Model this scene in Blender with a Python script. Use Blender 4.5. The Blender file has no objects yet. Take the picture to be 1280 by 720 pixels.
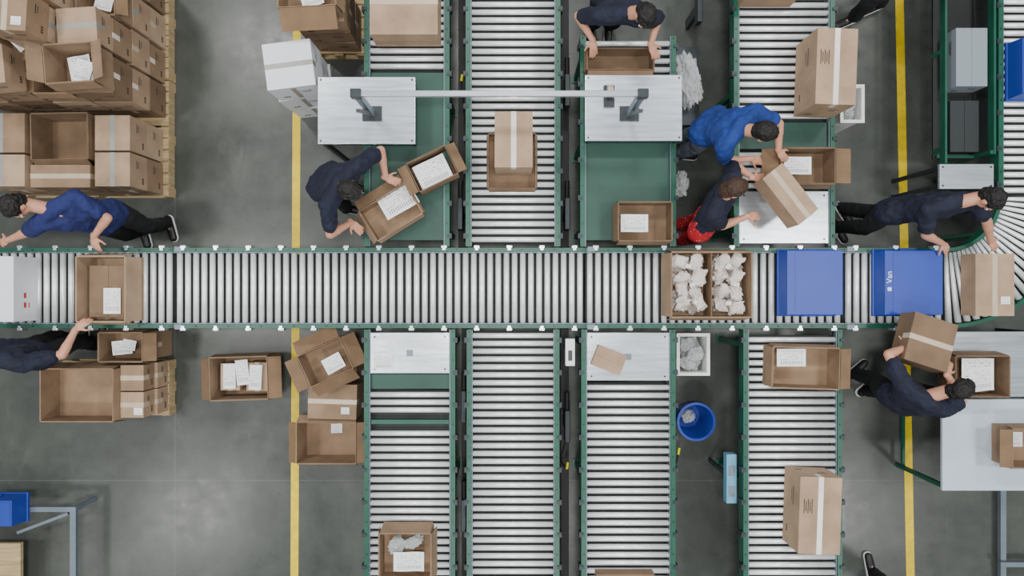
import bpy, bmesh, math, random
from mathutils import Vector, Matrix, noise
random.seed(11)
scene=bpy.context.scene
COL=scene.collection
H=7.0; F=806.0
def W(px,py,z):
    s=F/(H-z)
    return Vector(((px-640)/s,(360-py)/s,z))
def lin(c):
    c=c/255.0
    return c/12.92 if c<=0.04045 else ((c+0.055)/1.055)**2.4
def rgb(r,g,b): return (lin(r),lin(g),lin(b),1)
# ------------------------------------------------------------ materials
MATS={}
def mat(name,col,rough=.5,metal=0,noise_amt=.0,nscale=8,bump=0,bscale=40,alpha=1,spec=.5,stretch=None,trans=0):
    if name in MATS: return MATS[name]
    m=bpy.data.materials.new(name); m.use_nodes=True
    nt=m.node_tree; N=nt.nodes; L=nt.links
    b=N['Principled BSDF']
    b.inputs['Roughness'].default_value=rough; b.inputs['Metallic'].default_value=metal
    b.inputs['Base Color'].default_value=col; b.inputs['Alpha'].default_value=alpha
    b.inputs['Specular IOR Level'].default_value=spec
    b.inputs['Transmission Weight'].default_value=trans
    tc=N.new('ShaderNodeTexCoord'); mp=N.new('ShaderNodeMapping')
    L.new(tc.outputs['Object'],mp.inputs['Vector'])
    if stretch: mp.inputs['Scale'].default_value=stretch
    if noise_amt>0:
        n=N.new('ShaderNodeTexNoise'); n.inputs['Scale'].default_value=nscale; n.inputs['Detail'].default_value=5
        L.new(mp.outputs[0],n.inputs['Vector'])
        r=N.new('ShaderNodeValToRGB')
        r.color_ramp.elements[0].position=.3; r.color_ramp.elements[1].position=.7
        r.color_ramp.elements[0].color=tuple(c*(1-noise_amt) for c in col[:3])+(1,)
        r.color_ramp.elements[1].color=tuple(min(1,c*(1+noise_amt)) for c in col[:3])+(1,)
        L.new(n.outputs['Fac'],r.inputs[0]); L.new(r.outputs[0],b.inputs['Base Color'])
    if bump>0:
        n2=N.new('ShaderNodeTexNoise'); n2.inputs['Scale'].default_value=bscale; n2.inputs['Detail'].default_value=3
        L.new(mp.outputs[0],n2.inputs['Vector'])
        bp=N.new('ShaderNodeBump'); bp.inputs['Strength'].default_value=bump; bp.inputs['Distance'].default_value=.02
        L.new(n2.outputs['Fac'],bp.inputs['Height']); L.new(bp.outputs[0],b.inputs['Normal'])
    MATS[name]=m; return m
CARD=[mat('cardboard_%d'%i,rgb(*c),.85,0,.2,4,.15,40) for i,c in enumerate([(162,137,112),(140,116,92),(172,148,122),(118,96,74)])]
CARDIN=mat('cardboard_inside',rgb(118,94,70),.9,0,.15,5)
WHITECARD=mat('white_cardboard',rgb(222,226,232),.6,0,.04,5)
TAPE=mat('packing_tape',rgb(190,174,152),.25,0,.08,10)
TAPEW=mat('pale_tape',rgb(222,216,206),.25,0,.08,10)
TAPEG=mat('grey_tape',rgb(146,146,140),.3,0,.08,10)
GREEN=mat('green_paint',rgb(18,80,62),.4,0,.15,6)
GREENPL=mat('green_plate',rgb(22,66,54),.5,0,.2,3)
ROLL=mat('zinc_roller',(.90,.92,.93,1),.36,.42,.08,9)
STEEL=mat('brushed_steel',(.66,.72,.77,1),.27,.78,.16,2.2,.05,50,stretch=(1,14,1))
STEELD=mat('dark_steel',rgb(58,64,68),.45,.6,.15,6)
STEELG=mat('grey_blue_steel',rgb(112,124,134),.45,.4,.12,6)
STEELL=mat('light_steel',rgb(184,190,196),.3,.5,.06,6)
BLACK=mat('black_rubber',rgb(16,17,18),.6)
GAPSHADE=mat('roller_gap_shade',rgb(40,44,42),.75,0,.2,4)  # dark colour standing in for the shade between rollers
BLUE=mat('blue_plastic',rgb(26,58,156),.42,0,.05,4)
LBLUE=mat('light_blue_plastic',rgb(96,150,178),.4)
WOOD=mat('pallet_wood',rgb(172,150,112),.8,0,.25,4,.2,30,stretch=(1,8,1))
YEL=mat('yellow_paint',rgb(226,196,10),.5,0,.14,14)
YELP=mat('yellow_plastic',rgb(225,225,20),.4)
REDP=mat('red_print',rgb(190,40,40),.6)
INK=mat('ink_print',rgb(60,50,45),.8)
WTXT=mat('white_print',rgb(215,222,236),.6)
WHITEP=mat('white_paint',rgb(225,228,230),.35)
SKIN=mat('skin',rgb(196,142,116),.5,0,.06,12)
SKINL=mat('lips',rgb(165,88,82),.5)
EYEW=mat('eye_white',rgb(230,228,225),.2)
IRIS=mat('iris',rgb(40,25,18),.2)
HAIRB=mat('black_hair',rgb(20,17,16),.55,0,.5,60,.6,150,stretch=(1,1,.15))
HAIRBR=mat('brown_hair',rgb(62,42,30),.55,0,.4,60,.6,150,stretch=(1,1,.15))
NAVY=mat('navy_cotton',rgb(16,21,42),.85,0,.3,9,.6,14)
ROYAL=mat('royal_cotton',rgb(20,50,120),.85,0,.25,9,.6,14)
BLUESH=mat('blue_cotton',rgb(24,34,88),.85,0,.25,9,.6,14)
DARKPANT=mat('black_denim',rgb(20,21,25),.85,0,.25,9,.4,16)
GREYPANT=mat('grey_denim',rgb(86,94,106),.85,0,.2,9,.4,16)
TEAL=mat('grey_green_cotton',rgb(70,104,100),.85,0,.15,9,.4,16)
SHOE=mat('black_shoe',rgb(22,22,24),.5)
SOLE=mat('white_sole',rgb(205,205,205),.5)
BAG=mat('clear_plastic_film',rgb(218,222,224),.2,0,.06,20,.5,22,alpha=.5)
PARCEL=mat('bubble_wrap',rgb(238,228,220),.3,0,.16,22,.5,40,alpha=.9)
WHITEPL=mat('white_plastic',rgb(226,228,224),.4)
LAMI=mat('white_laminate',rgb(186,200,212),.15,0,.04,3)
WALLM=mat('painted_wall',rgb(150,154,156),.8,0,.05,2)
def redpat():
    m=bpy.data.materials.new('red_patterned_cotton'); m.use_nodes=True
    nt=m.node_tree;N=nt.nodes;L=nt.links;b=N['Principled BSDF'];b.inputs['Roughness'].default_value=.85
    tc=N.new('ShaderNodeTexCoord');v=N.new('ShaderNodeTexVoronoi');v.inputs['Scale'].default_value=30
    L.new(tc.outputs['Object'],v.inputs['Vector'])
    r=N.new('ShaderNodeValToRGB');r.color_ramp.interpolation='CONSTANT'
    r.color_ramp.elements[0].color=rgb(215,190,190);r.color_ramp.elements[1].position=.17;r.color_ramp.elements[1].color=rgb(170,20,34)
    L.new(v.outputs['Distance'],r.inputs[0]);L.new(r.outputs[0],b.inputs['Base Color']);return m
REDPAT=redpat()
def papermat():
    m=bpy.data.materials.new('printed_paper'); m.use_nodes=True
    nt=m.node_tree;N=nt.nodes;L=nt.links;b=N['Principled BSDF'];b.inputs['Roughness'].default_value=.7
    tc=N.new('ShaderNodeTexCoord')
    sp=N.new('ShaderNodeSeparateXYZ');L.new(tc.outputs['Generated'],sp.inputs[0])
    def mth(op,a,bv,c=None):
        n=N.new('ShaderNodeMath');n.operation=op
        for i,x in enumerate((a,bv,c)):
            if x is None: continue
            if isinstance(x,(int,float)): n.inputs[i].default_value=x
            else: L.new(x,n.inputs[i])
        return n.outputs[0]
    row=mth('SINE',mth('MULTIPLY',sp.outputs[1],70),0)
    rowm=mth('GREATER_THAN',row,.25)
    mp=N.new('ShaderNodeMapping');mp.inputs['Scale'].default_value=(22,9,1);L.new(tc.outputs['Generated'],mp.inputs[0])
    no=N.new('ShaderNodeTexNoise');no.inputs['Scale'].default_value=1.0;L.new(mp.outputs[0],no.inputs['Vector'])
    wm=mth('GREATER_THAN',no.outputs['Fac'],.52)
    t=mth('MULTIPLY',rowm,wm)
    bar=mth('GREATER_THAN',mth('SINE',mth('MULTIPLY',sp.outputs[0],95),0),.1)
    band=mth('MULTIPLY',mth('GREATER_THAN',sp.outputs[1],.12),mth('LESS_THAN',sp.outputs[1],.3))
    t2=mth('MAXIMUM',mth('MULTIPLY',t,mth('GREATER_THAN',sp.outputs[1],.36)),mth('MULTIPLY',bar,band))
    ix=mth('MULTIPLY',mth('GREATER_THAN',sp.outputs[0],.1),mth('LESS_THAN',sp.outputs[0],.9))
    iy=mth('MULTIPLY',mth('LESS_THAN',sp.outputs[1],.92),ix)
    t3=mth('MULTIPLY',mth('MULTIPLY',t2,iy),.7)
    mx=N.new('ShaderNodeMix');mx.data_type='RGBA'
    L.new(t3,mx.inputs[0]);mx.inputs[6].default_value=rgb(236,238,240);mx.inputs[7].default_value=rgb(70,72,80)
    L.new(mx.outputs[2],b.inputs['Base Color']);return m
PAPER=papermat()
def floormat():
    m=bpy.data.materials.new('polished_concrete'); m.use_nodes=True
    nt=m.node_tree;N=nt.nodes;L=nt.links;b=N['Principled BSDF']
    tc=N.new('ShaderNodeTexCoord')
    def noi(s,d,r=.6,dist=0,st=None):
        n=N.new('ShaderNodeTexNoise');n.inputs['Scale'].default_value=s;n.inputs['Detail'].default_value=d;n.inputs['Roughness'].default_value=r;n.inputs['Distortion'].default_value=dist
        if st:
            mp=N.new('ShaderNodeMapping');mp.inputs['Scale'].default_value=st;L.new(tc.outputs['Object'],mp.inputs[0]);L.new(mp.outputs[0],n.inputs['Vector'])
        else: L.new(tc.outputs['Object'],n.inputs['Vector'])
        return n
    n1=noi(.8,8,.62,.6);n2=noi(6,6);n3=noi(3,8,.7,1.5,(1,.25,1))
    r=N.new('ShaderNodeValToRGB');r.color_ramp.elements[0].position=.3;r.color_ramp.elements[1].position=.72
    r.color_ramp.elements[0].color=rgb(62,66,62);r.color_ramp.elements[1].color=rgb(88,92,87)
    L.new(n1.outputs['Fac'],r.inputs[0])
    mx=N.new('ShaderNodeMix');mx.data_type='RGBA';mx.blend_type='OVERLAY';mx.inputs[0].default_value=.3
    L.new(r.outputs[0],mx.inputs[6])
    bw=N.new('ShaderNodeRGBToBW');L.new(n2.outputs['Color'],bw.inputs[0]);L.new(bw.outputs[0],mx.inputs[7])
    sr=N.new('ShaderNodeMapRange');sr.inputs[1].default_value=.6;sr.inputs[2].default_value=.78;sr.inputs[4].default_value=.25
    L.new(n3.outputs['Fac'],sr.inputs[0])
    mq=N.new('ShaderNodeMix');mq.data_type='RGBA';L.new(sr.outputs[0],mq.inputs[0]);L.new(mx.outputs[2],mq.inputs[6]);mq.inputs[7].default_value=rgb(122,125,120)
    sp=N.new('ShaderNodeSeparateXYZ');L.new(tc.outputs['Object'],sp.inputs[0])
    def line(o,pos,w):
        a=N.new('ShaderNodeMath');a.operation='SUBTRACT';L.new(o,a.inputs[0]);a.inputs[1].default_value=pos
        c=N.new('ShaderNodeMath');c.operation='ABSOLUTE';L.new(a.outputs[0],c.inputs[0])
        d=N.new('ShaderNodeMath');d.operation='LESS_THAN';L.new(c.outputs[0],d.inputs[0]);d.inputs[1].default_value=w
        return d.outputs[0]
    cur=mq.outputs[2]
    for o,p,w in((sp.outputs[1],-2.09,.005),(sp.outputs[0],-3.66,.005)):
        q=N.new('ShaderNodeMix');q.data_type='RGBA';sc=N.new('ShaderNodeMath');sc.operation='MULTIPLY';sc.inputs[1].default_value=.25
        L.new(line(o,p,w),sc.inputs[0]);L.new(sc.outputs[0],q.inputs[0]);L.new(cur,q.inputs[6]);q.inputs[7].default_value=rgb(130,132,130);cur=q.outputs[2]
    L.new(cur,b.inputs['Base Color'])
    rr=N.new('ShaderNodeMapRange');rr.inputs[3].default_value=.18;rr.inputs[4].default_value=.40
    L.new(n2.outputs['Fac'],rr.inputs[0]);L.new(rr.outputs[0],b.inputs['Roughness'])
    b.inputs['Specular IOR Level'].default_value=.38
    return m
# ------------------------------------------------------------ mesh builder
def frame(d):
    d=d.normalized(); a=Vector((0,0,1)) if abs(d.z)<.9 else Vector((1,0,0))
    u=d.cross(a).normalized(); return u,d.cross(u).normalized(),d
class G:
    def __init__(s): s.v=[];s.f=[];s.mi={}
    def box(s,c,sz,R=None,mi=0):
        c=Vector(c);i=len(s.v);hx,hy,hz=[a/2 for a in sz]
        for x,y,z in((-1,-1,-1),(1,-1,-1),(1,1,-1),(-1,1,-1),(-1,-1,1),(1,-1,1),(1,1,1),(-1,1,1)):
            p=Vector((x*hx,y*hy,z*hz))
            if R: p=R@p
            s.v.append(c+p)
        for q in((3,2,1,0),(4,5,6,7),(0,1,5,4),(1,2,6,5),(2,3,7,6),(3,0,4,7)):
            if mi: s.mi[len(s.f)]=mi
            s.f.append([i+k for k in q])
        return s
    def bb(s,x0,x1,y0,y1,z0,z1): return s.box(((x0+x1)/2,(y0+y1)/2,(z0+z1)/2),(x1-x0,y1-y0,z1-z0))
    def cyl(s,p,q,r0,r1=None,n=16):
        p=Vector(p);q=Vector(q); r1=r0 if r1 is None else r1
        u,v,d=frame(q-p);i=len(s.v)
        for c,r in((p,r0),(q,r1)):
            for k in range(n):
                a=2*math.pi*k/n; s.v.append(c+u*math.cos(a)*r+v*math.sin(a)*r)
        for k in range(n):
            l=(k+1)%n; s.f.append([i+k,i+l,i+n+l,i+n+k])
        s.f.append([i+k for k in reversed(range(n))]); s.f.append([i+n+k for k in range(n)])
        return s
    def tube(s,pts,r,n=8):
        pts=[Vector(p) for p in pts];i=len(s.v);m=len(pts)
        for j,p in enumerate(pts):
            d=(pts[min(j+1,m-1)]-pts[max(j-1,0)]).normalized()
            u=d.cross(Vector((.13,.21,1))).normalized();w=d.cross(u)
            for k in range(n):
                a=2*math.pi*k/n; s.v.append(p+(u*math.cos(a)+w*math.sin(a))*r)
        for j in range(m-1):
            for k in range(n):
                l=(k+1)%n; s.f.append([i+j*n+k,i+j*n+l,i+(j+1)*n+l,i+(j+1)*n+k])
        s.f.append([i+k for k in range(n)]);s.f.append([i+(m-1)*n+k for k in range(n)])
        return s
    def arc(s,c,r0,r1,z0,z1,a0,a1,n=24):
        i=len(s.v)
        for k in range(n+1):
            a=a0+(a1-a0)*k/n; d=Vector((math.cos(a),math.sin(a),0))
            for r,z in((r0,z0),(r1,z0),(r1,z1),(r0,z1)): s.v.append(Vector(c)+d*r+Vector((0,0,z)))
        for k in range(n):
            for q in range(4):
                w=(q+1)%4; s.f.append([i+k*4+q,i+k*4+w,i+k*4+4+w,i+k*4+4+q])
        s.f.append([i,i+1,i+2,i+3]);s.f.append([i+n*4+q for q in range(4)])
        return s
    def cap(s,p,q,r0,r1=None,n=14,h=4,flat=None):
        p=Vector(p);q=Vector(q); r1=r0 if r1 is None else r1
        dd=q-p
        if dd.length<1e-5: dd=Vector((0,0,1e-4)); q=p+dd
        u,v,d=frame(dd);i=len(s.v); rings=[]
        for k in range(1,h+1): 
            a=-math.pi/2+k*(math.pi/2)/h; rings.append((p,d*math.sin(a)*r0,math.cos(a)*r0))
        for k in range(0,h):
            a=k*(math.pi/2)/h; rings.append((q,d*math.sin(a)*r1,math.cos(a)*r1))
        def fl(o):
            if flat:
                for dr,fc in flat: o=o-dr*(o.dot(dr))*(1-fc)
            return o
        s.v.append(p+fl(-d*r0))
        for c,o,r in rings:
            for k in range(n):
                a=2*math.pi*k/n; s.v.append(c+fl(o+u*math.cos(a)*r+v*math.sin(a)*r))
        s.v.append(q+fl(d*r1)); m=len(rings)
        for k in range(n): s.f.append([i,i+1+(k+1)%n,i+1+k])
        for j in range(m-1):
            for k in range(n):
                l=(k+1)%n;a=i+1+j*n; s.f.append([a+k,a+l,a+n+l,a+n+k])
        e=i+1+m*n;a=i+1+(m-1)*n
        for k in range(n): s.f.append([a+k,a+(k+1)%n,e])
        return s
    def ell(s,c,axes,n=18,h=10):
        c=Vector(c);i=len(s.v);A,B,C=[Vector(a) for a in axes]
        s.v.append(c-C)
        for j in range(1,h):
            t=-math.pi/2+math.pi*j/h
            for k in range(n):
                a=2*math.pi*k/n; s.v.append(c+C*math.sin(t)+(A*math.cos(a)+B*math.sin(a))*math.cos(t))
        s.v.append(c+C)
        for k in range(n): s.f.append([i,i+1+(k+1)%n,i+1+k])
        for j in range(h-2):
            for k in range(n):
                l=(k+1)%n;a=i+1+j*n; s.f.append([a+k,a+l,a+n+l,a+n+k])
        e=i+1+(h-1)*n;a=i+1+(h-2)*n
        for k in range(n): s.f.append([a+k,a+(k+1)%n,e])
        return s
    def mesh(s,name,m,smooth=False):
        me=bpy.data.meshes.new(name); me.from_pydata([tuple(v) for v in s.v],[],s.f)
        for m_ in (m if isinstance(m,(list,tuple)) else [m]): me.materials.append(m_)
        for k,v in s.mi.items(): me.polygons[k].material_index=v
        bm=bmesh.new();bm.from_mesh(me);bmesh.ops.recalc_face_normals(bm,faces=bm.faces);bm.to_mesh(me);bm.free()
        if smooth:
            for p in me.polygons: p.use_smooth=True
        me.update(); return me
    def obj(s,name,m,parent=None,bevel=0,smooth=False,label=None):
        o=bpy.data.objects.new(name,s.mesh(name,m,smooth)); COL.objects.link(o)
        if parent is not None: o.parent=parent
        if bevel:
            b=o.modifiers.new('bevel','BEVEL'); b.width=bevel; b.segments=2; b.limit_method='ANGLE'
        if label: o['label']=label
        return o
def top(name,label,cat,loc=(0,0,0),rot=0,group=None,rx=0,ry=0):
    e=bpy.data.objects.new(name,None); e.empty_display_size=.1; COL.objects.link(e)
    e.location=loc; e.rotation_euler=(rx,ry,rot); e['label']=label; e['category']=cat
    if group: e['group']=group
    return e
def tag(o,label,cat,group=None,kind=None):
    if label:o['label']=label
    if cat:o['category']=cat
    if group:o['group']=group
    if kind:o['kind']=kind
    return o
# ------------------------------------------------------------ floor, walls
RX,RY,RZ=12.0,10.0,10.0
f=G().bb(-RX,RX,-RY,RY,-.1,0).obj('floor',floormat()); f['kind']='structure'
for n_,b_ in (('wall_west',(-RX-.2,-RX,-RY,RY)),('wall_east',(RX,RX+.2,-RY,RY)),('wall_south',(-RX-.2,RX+.2,-RY-.2,-RY)),('wall_north',(-RX-.2,RX+.2,RY,RY+.2))):
    o=G().bb(*b_,-.1,RZ).obj(n_,WALLM); o['kind']='structure'
def strip(x0,y0,x1,y1,w,lab):
    a=Vector((x0,y0,0));b=Vector((x1,y1,0));d=(b-a);n=Vector((-d.y,d.x,0)).normalized()*w/2
    g=G();g.v=[a-n,b-n,b+n,a+n,a-n+Vector((0,0,.003)),b-n+Vector((0,0,.003)),b+n+Vector((0,0,.003)),a+n+Vector((0,0,.003))]
    g.f=[[3,2,1,0],[4,5,6,7],[0,1,5,4],[1,2,6,5],[2,3,7,6],[3,0,4,7]]
    tag(g.obj('safety_tape',YEL),lab,'floor marking')
strip(-2.325,5,-2.37,-5,.085,'long yellow painted aisle line on concrete floor')
strip(4.17,5,4.36,-5,.09,'long yellow painted safety line beside the packing benches')
# ------------------------------------------------------------ conveyors
RR=.0265
def rollermesh(L,r=RR,key={}):
    k=(round(L,3),r)
    if k not in key:
        g=G().cyl((-L/2,0,0),(L/2,0,0),r,n=22)
        g.cyl((-L/2-.02,0,0),(-L/2,0,0),.008,n=8).cyl((L/2,0,0),(L/2+.02,0,0),.008,n=8)
        me=g.mesh('roller',ROLL,True)
        for p in me.polygons:
            if len(p.vertices)>4: p.use_smooth=False
        key[k]=me
    return key[k]
g=G().box((0,0,0),(.05,.022,.08)); g.box((0,-.012,.042),(.03,.045,.006)); BRK={'x':g.mesh('bracket',STEEL),'y':g.mesh('bracket',STEELD)}
BOLT=G().cyl((0,0,0),(0,0,.005),.009,n=10).mesh('bolt',STEELD)
def putm(me,name,parent,loc,rot=0):
    r=bpy.data.objects.new(name,me); COL.objects.link(r); r.parent=parent; r.location=loc; r.rotation_euler=(0,0,rot); return r
def conveyor(label,x0,x1,y0,y1,axis,ranges,plates=(),z=.8,legs=None,cross=(),joint=()):
    e=top('roller_conveyor',label,'conveyor',((x0+x1)/2,(y0+y1)/2,0))
    pitch=.0785 if axis=='x' else .0755; rad=.0265 if axis=='x' else .025; fw=.038 if axis=='x' else .046
    cx,cy=(x0+x1)/2,(y0+y1)/2; L=(x1-x0) if axis=='x' else (y1-y0); Wd=(y1-y0) if axis=='x' else (x1-x0)
    def T(a,b,c): return (a,b,c) if axis=='x' else (b,a,c)
    def bx(g,a0,a1,b0,b1,c0,c1):
        if axis=='x': g.bb(a0,a1,b0,b1,c0,c1)
        else: g.bb(b0,b1,a0,a1,c0,c1)
        return g
    hl=L/2; hw=Wd/2
    for sg in(-1,1):
        g=G()
        bx(g,-hl,hl,min(sg*(hw-.006),sg*hw),max(sg*(hw-.006),sg*hw),z-.11,z+.012)
        bx(g,-hl,hl,min(sg*hw,sg*(hw-fw)),max(sg*hw,sg*(hw-fw)),z+.008,z+.013)
        bx(g,-hl,hl,min(sg*hw,sg*(hw-.036)),max(sg*hw,sg*(hw-.036)),z-.113,z-.108)
        g.obj('side_rail',GREEN,e)
        a_,b_=sorted((sg*(hw-fw-.010),sg*(hw-fw-.002)))
        bx(G(),-hl,hl,a_,b_,z-.05,z+.004).obj('guide_strip',STEELG,e)
        n=max(2,int(L/.3))
        for k in range(n):
            a=-hl+.1+(L-.2)*k/(n-1); p=T(a,sg*(hw+.011),z-.02)
            rot=(0 if sg>0 else math.pi) if axis=='x' else (-math.pi/2 if sg>0 else math.pi/2)
            putm(BRK[axis],'bracket',e,p,rot)
            putm(BOLT,'bolt',e,T(min(a+.12,hl-.02),sg*(hw-fw/2),z+.013))
    o0=(cx if axis=='x' else cy)
    for a0,a1 in ranges:
        bx(G(),a0-o0,a1-o0,-hw+.058,hw-.058,z-.105,z-.075).obj('gap_shade_sheet',GAPSHADE,e)  # dark sheet added below the rollers so their gaps look shaded
    rm=rollermesh(Wd-2*fw-.024,rad)
    for a0,a1 in ranges:
        n=int((a1-a0)/pitch+.4)
        st=(a1-a0)/n
        for k in range(n):
            a=a0+st/2+k*st-o0
            if any(abs(a+o0-c)<.045 for c in cross): continue
            putm(rm,'roller',e,T(a,0,z-rad),math.pi/2 if axis=='x' else 0)
    for c in cross: bx(G(),c-o0-.02,c-o0+.02,-hw+.062,hw-.062,z-.06,z-.012).obj('cross_member',GREEN,e)
    for c in joint:
        for sg in(-1,1):
            b0,b1=sorted((sg*(hw-.035),sg*(hw+.012)))
            bx(G(),c-o0-.035,c-o0+.035,b0,b1,z+.014,z+.018).obj('joint_plate',STEELG,e)
    for a0,a1,m,dz in plates:
        bx(G(),a0-o0,a1-o0,-hw+.058,hw-.058,z+dz-.02,z+dz).obj('cover_plate',m,e,bevel=.003)
        if m is STEEL:
            for a in(a0-o0+.04,a1-o0-.04):
                for b in(-hw+.1,hw-.1): putm(BOLT,'bolt',e,T(a,b,z+dz))
            bx(G(),(a0+a1)/2-o0-.03,(a0+a1)/2-o0+.03,-.03,.03,z+dz,z+dz+.008).obj('latch',STEELG,e)
    if legs is None: legs=[-hl+.15,0,hl-.15]
    for a in legs:
        g=G()
        for sg in(-1,1):
            b=sg*(hw-.035)
            bx(g,a-.025,a+.025,b-.02,b+.02,.01,z-.113)
            bx(g,a-.05,a+.05,b-.045,b+.045,0,.012)
        bx(g,a-.02,a+.02,-hw+.05,hw-.05,.25,.29)
        bx(g,a-.02,a+.02,-hw+.05,hw-.05,z-.16,z-.12)
        g.obj('leg_frame',GREEN,e)
    return e
YM=.385
conveyor('long chrome roller conveyor with green rails carrying cartons',-5.5,-3.26,-YM,YM,'x',[(-5.48,-3.265)],legs=[-.9,.95])
conveyor('long empty chrome roller conveyor with green side rails',-3.255,.70,-YM,YM,'x',[(-3.245,.695)],legs=[-1.8,-.5,.9],joint=(-3.20,))
conveyor('chrome roller conveyor with green rails carrying parcels and a tote',.705,3.19,-YM,YM,'x',[(.71,3.18)],legs=[-1.1,1.1],joint=(.76,))
conveyor('short chrome roller conveyor with green rails carrying a blue tote',3.195,4.165,-YM,YM,'x',[(3.205,4.15)],legs=[-.35,.35],joint=(3.25,4.11))
conveyor('side lane with chrome rollers and green plate beside bench',-1.42,-.60,.40,3.4,'y',[(2.1,3.38)],[(.46,2.08,GREENPL,-.02)])
conveyor('wide chrome roller side lane with green rails',-.445,.465,.40,3.4,'y',[(.43,3.38)])
conveyor('side lane with green plate and few rollers under bench',.655,1.575,.40,2.42,'y',[(1.98,2.40)],[(.46,1.96,GREENPL,-.02)])
conveyor('side lane with chrome rollers and a steel transfer plate',2.13,3.10,.40,3.4,'y',[(1.62,3.38),(.95,1.32)],[(1.34,1.6,GREENPL,-.02),(.43,.93,STEEL,.0)])
conveyor('roller side lane with steel transfer plate, green rails',-1.42,-.545,-3.4,-.40,'y',[(-3.38,-.99)],[(-.82,-.43,STEEL,.0),(-.975,-.83,GREENPL,-.03)],cross=(-1.29,))
conveyor('wide side lane of chrome rollers with green rails',-.435,.455,-3.4,-.40,'y',[(-3.38,-.42)])
conveyor('roller side lane with steel plate holding a small carton',.665,1.57,-3.4,-.40,'y',[(-3.38,-.92)],[(-.89,-.43,STEEL,.0)])
conveyor('side lane of chrome rollers carrying brown cartons',2.22,3.17,-3.4,-.40,'y',[(-3.38,-.46)])
XI=4.67; RI=.5; CX=XI-RI; CYc=YM+RI; RO=RI+2*YM
conveyor('chrome roller lane with green rails beside the side shelf',XI,XI+2*YM,CYc+.01,3.5,'y',[(CYc+.02,3.48)])
e=top('curved_roller_conveyor','curved roller conveyor joining two lanes, green rails','conveyor',(CX,CYc,0))
z=.8
for r0,r1 in((RI,RI+.036),(RO-.036,RO)): G().arc((0,0,0),r0,r1,z-.11,z+.013,-math.pi/2,0).obj('side_rail',GREEN,e)
G().arc((0,0,0),RI+.05,RO-.05,z-.105,z-.075,-math.pi/2,0).obj('gap_shade_sheet',GAPSHADE,e)
g=G().cyl((RI+.045,0,0),(RO-.045,0,0),.016,RR+.004,n=20); rm=g.mesh('roller',ROLL,True)
for k in range(21): putm(rm,'roller',e,(0,0,z-RR-.004),-math.pi/2+(k+.5)*math.pi/42)
for a in(-80,-45,-10):
    d=Vector((math.cos(math.radians(a)),math.sin(math.radians(a)),0)); 
    for r in(RI+.02,RO-.02):
        p=d*r; G().cyl((p.x,p.y,0),(p.x,p.y,z-.11),.025,n=10).obj('leg',GREEN,e)
# ------------------------------------------------------------ boxes
def closed_box(cx,cy,z,sx,sy,h,rot=0,label='sealed brown cardboard carton with a strip of packing tape',ci=0,axis='y',group=None,tape=True,m=None,rx=0,ry=0,marks=False,tm=None,name='cardboard_box',panel=False,slipon=False):
    m=m or CARD[ci]; tm=tm or TAPE
    e=top(name,label,'box',(cx,cy,z),rot,group,rx,ry)
    t=G().bb(-sx/2,sx/2,-sy/2,sy/2,0,h-.004)
    if marks:
        for s in(-1,1):
            for k in range(3):
                t.box((s*(sx/2+.0002),-sy*.32+k*.022,h*.25),(.001,.015,.03),mi=1)
                t.box((-sx*.32+k*.022,s*(sy/2+.0002),h*.25),(.015,.001,.03),mi=1)
            t.box((s*(sx/2+.0002),sy*.2,h*.6),(.001,sy*.25,.012),mi=1); t.box((s*(sx/2+.0002),sy*.2,h*.5),(.001,sy*.18,.008),mi=1)
            t.box((sx*.2,s*(sy/2+.0002),h*.6),(sx*.25,.001,.012),mi=1); t.box((sx*.2,s*(sy/2+.0002),h*.5),(sx*.18,.001,.008),mi=1)
    t.obj('box_body',[m,INK],e,bevel=.0035 if not marks else 0)
    g=.003
    if axis=='y': fl=[(-sx/2,-g,-sy/2,sy/2),(g,sx/2,-sy/2,sy/2)]
    else: fl=[(-sx/2,sx/2,-sy/2,-g),(-sx/2,sx/2,g,sy/2)]
    for i,(a,b,c,d) in enumerate(fl):
        t=G().bb(a,b,c,d,h-.004,h)
        if panel and i==0:
            px=(a+b)/2;py=(c+d)/2+.12*sy
            for k in range(5): t.box((px+.02-.018*k,py,h+.0003),(.008,.09 if k%2 else .13,.0012),mi=1)
        t.obj('top_flap',[m,INK],e)
    if slipon:
        G().box((sx*.27,-sy*.25,h+.0012),(.085,.07,.0012)).obj('shipping_label',PAPER,e)
    if tape:
        t=G(); w=.024
        if axis=='y':
            t.bb(-w,w,-sy/2-.0012,sy/2+.0012,h,h+.0012)
            for s in(-1,1): t.box((0,s*(sy/2+.0006),h-.05),(2*w,.0012,.1))
        else:
            t.bb(-sx/2-.0012,sx/2+.0012,-w,w,h,h+.0012)
            for s in(-1,1): t.box((s*(sx/2+.0006),0,h-.05),(.0012,2*w,.1))
        t.obj('tape_strip',tm,e)
    return e
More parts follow.
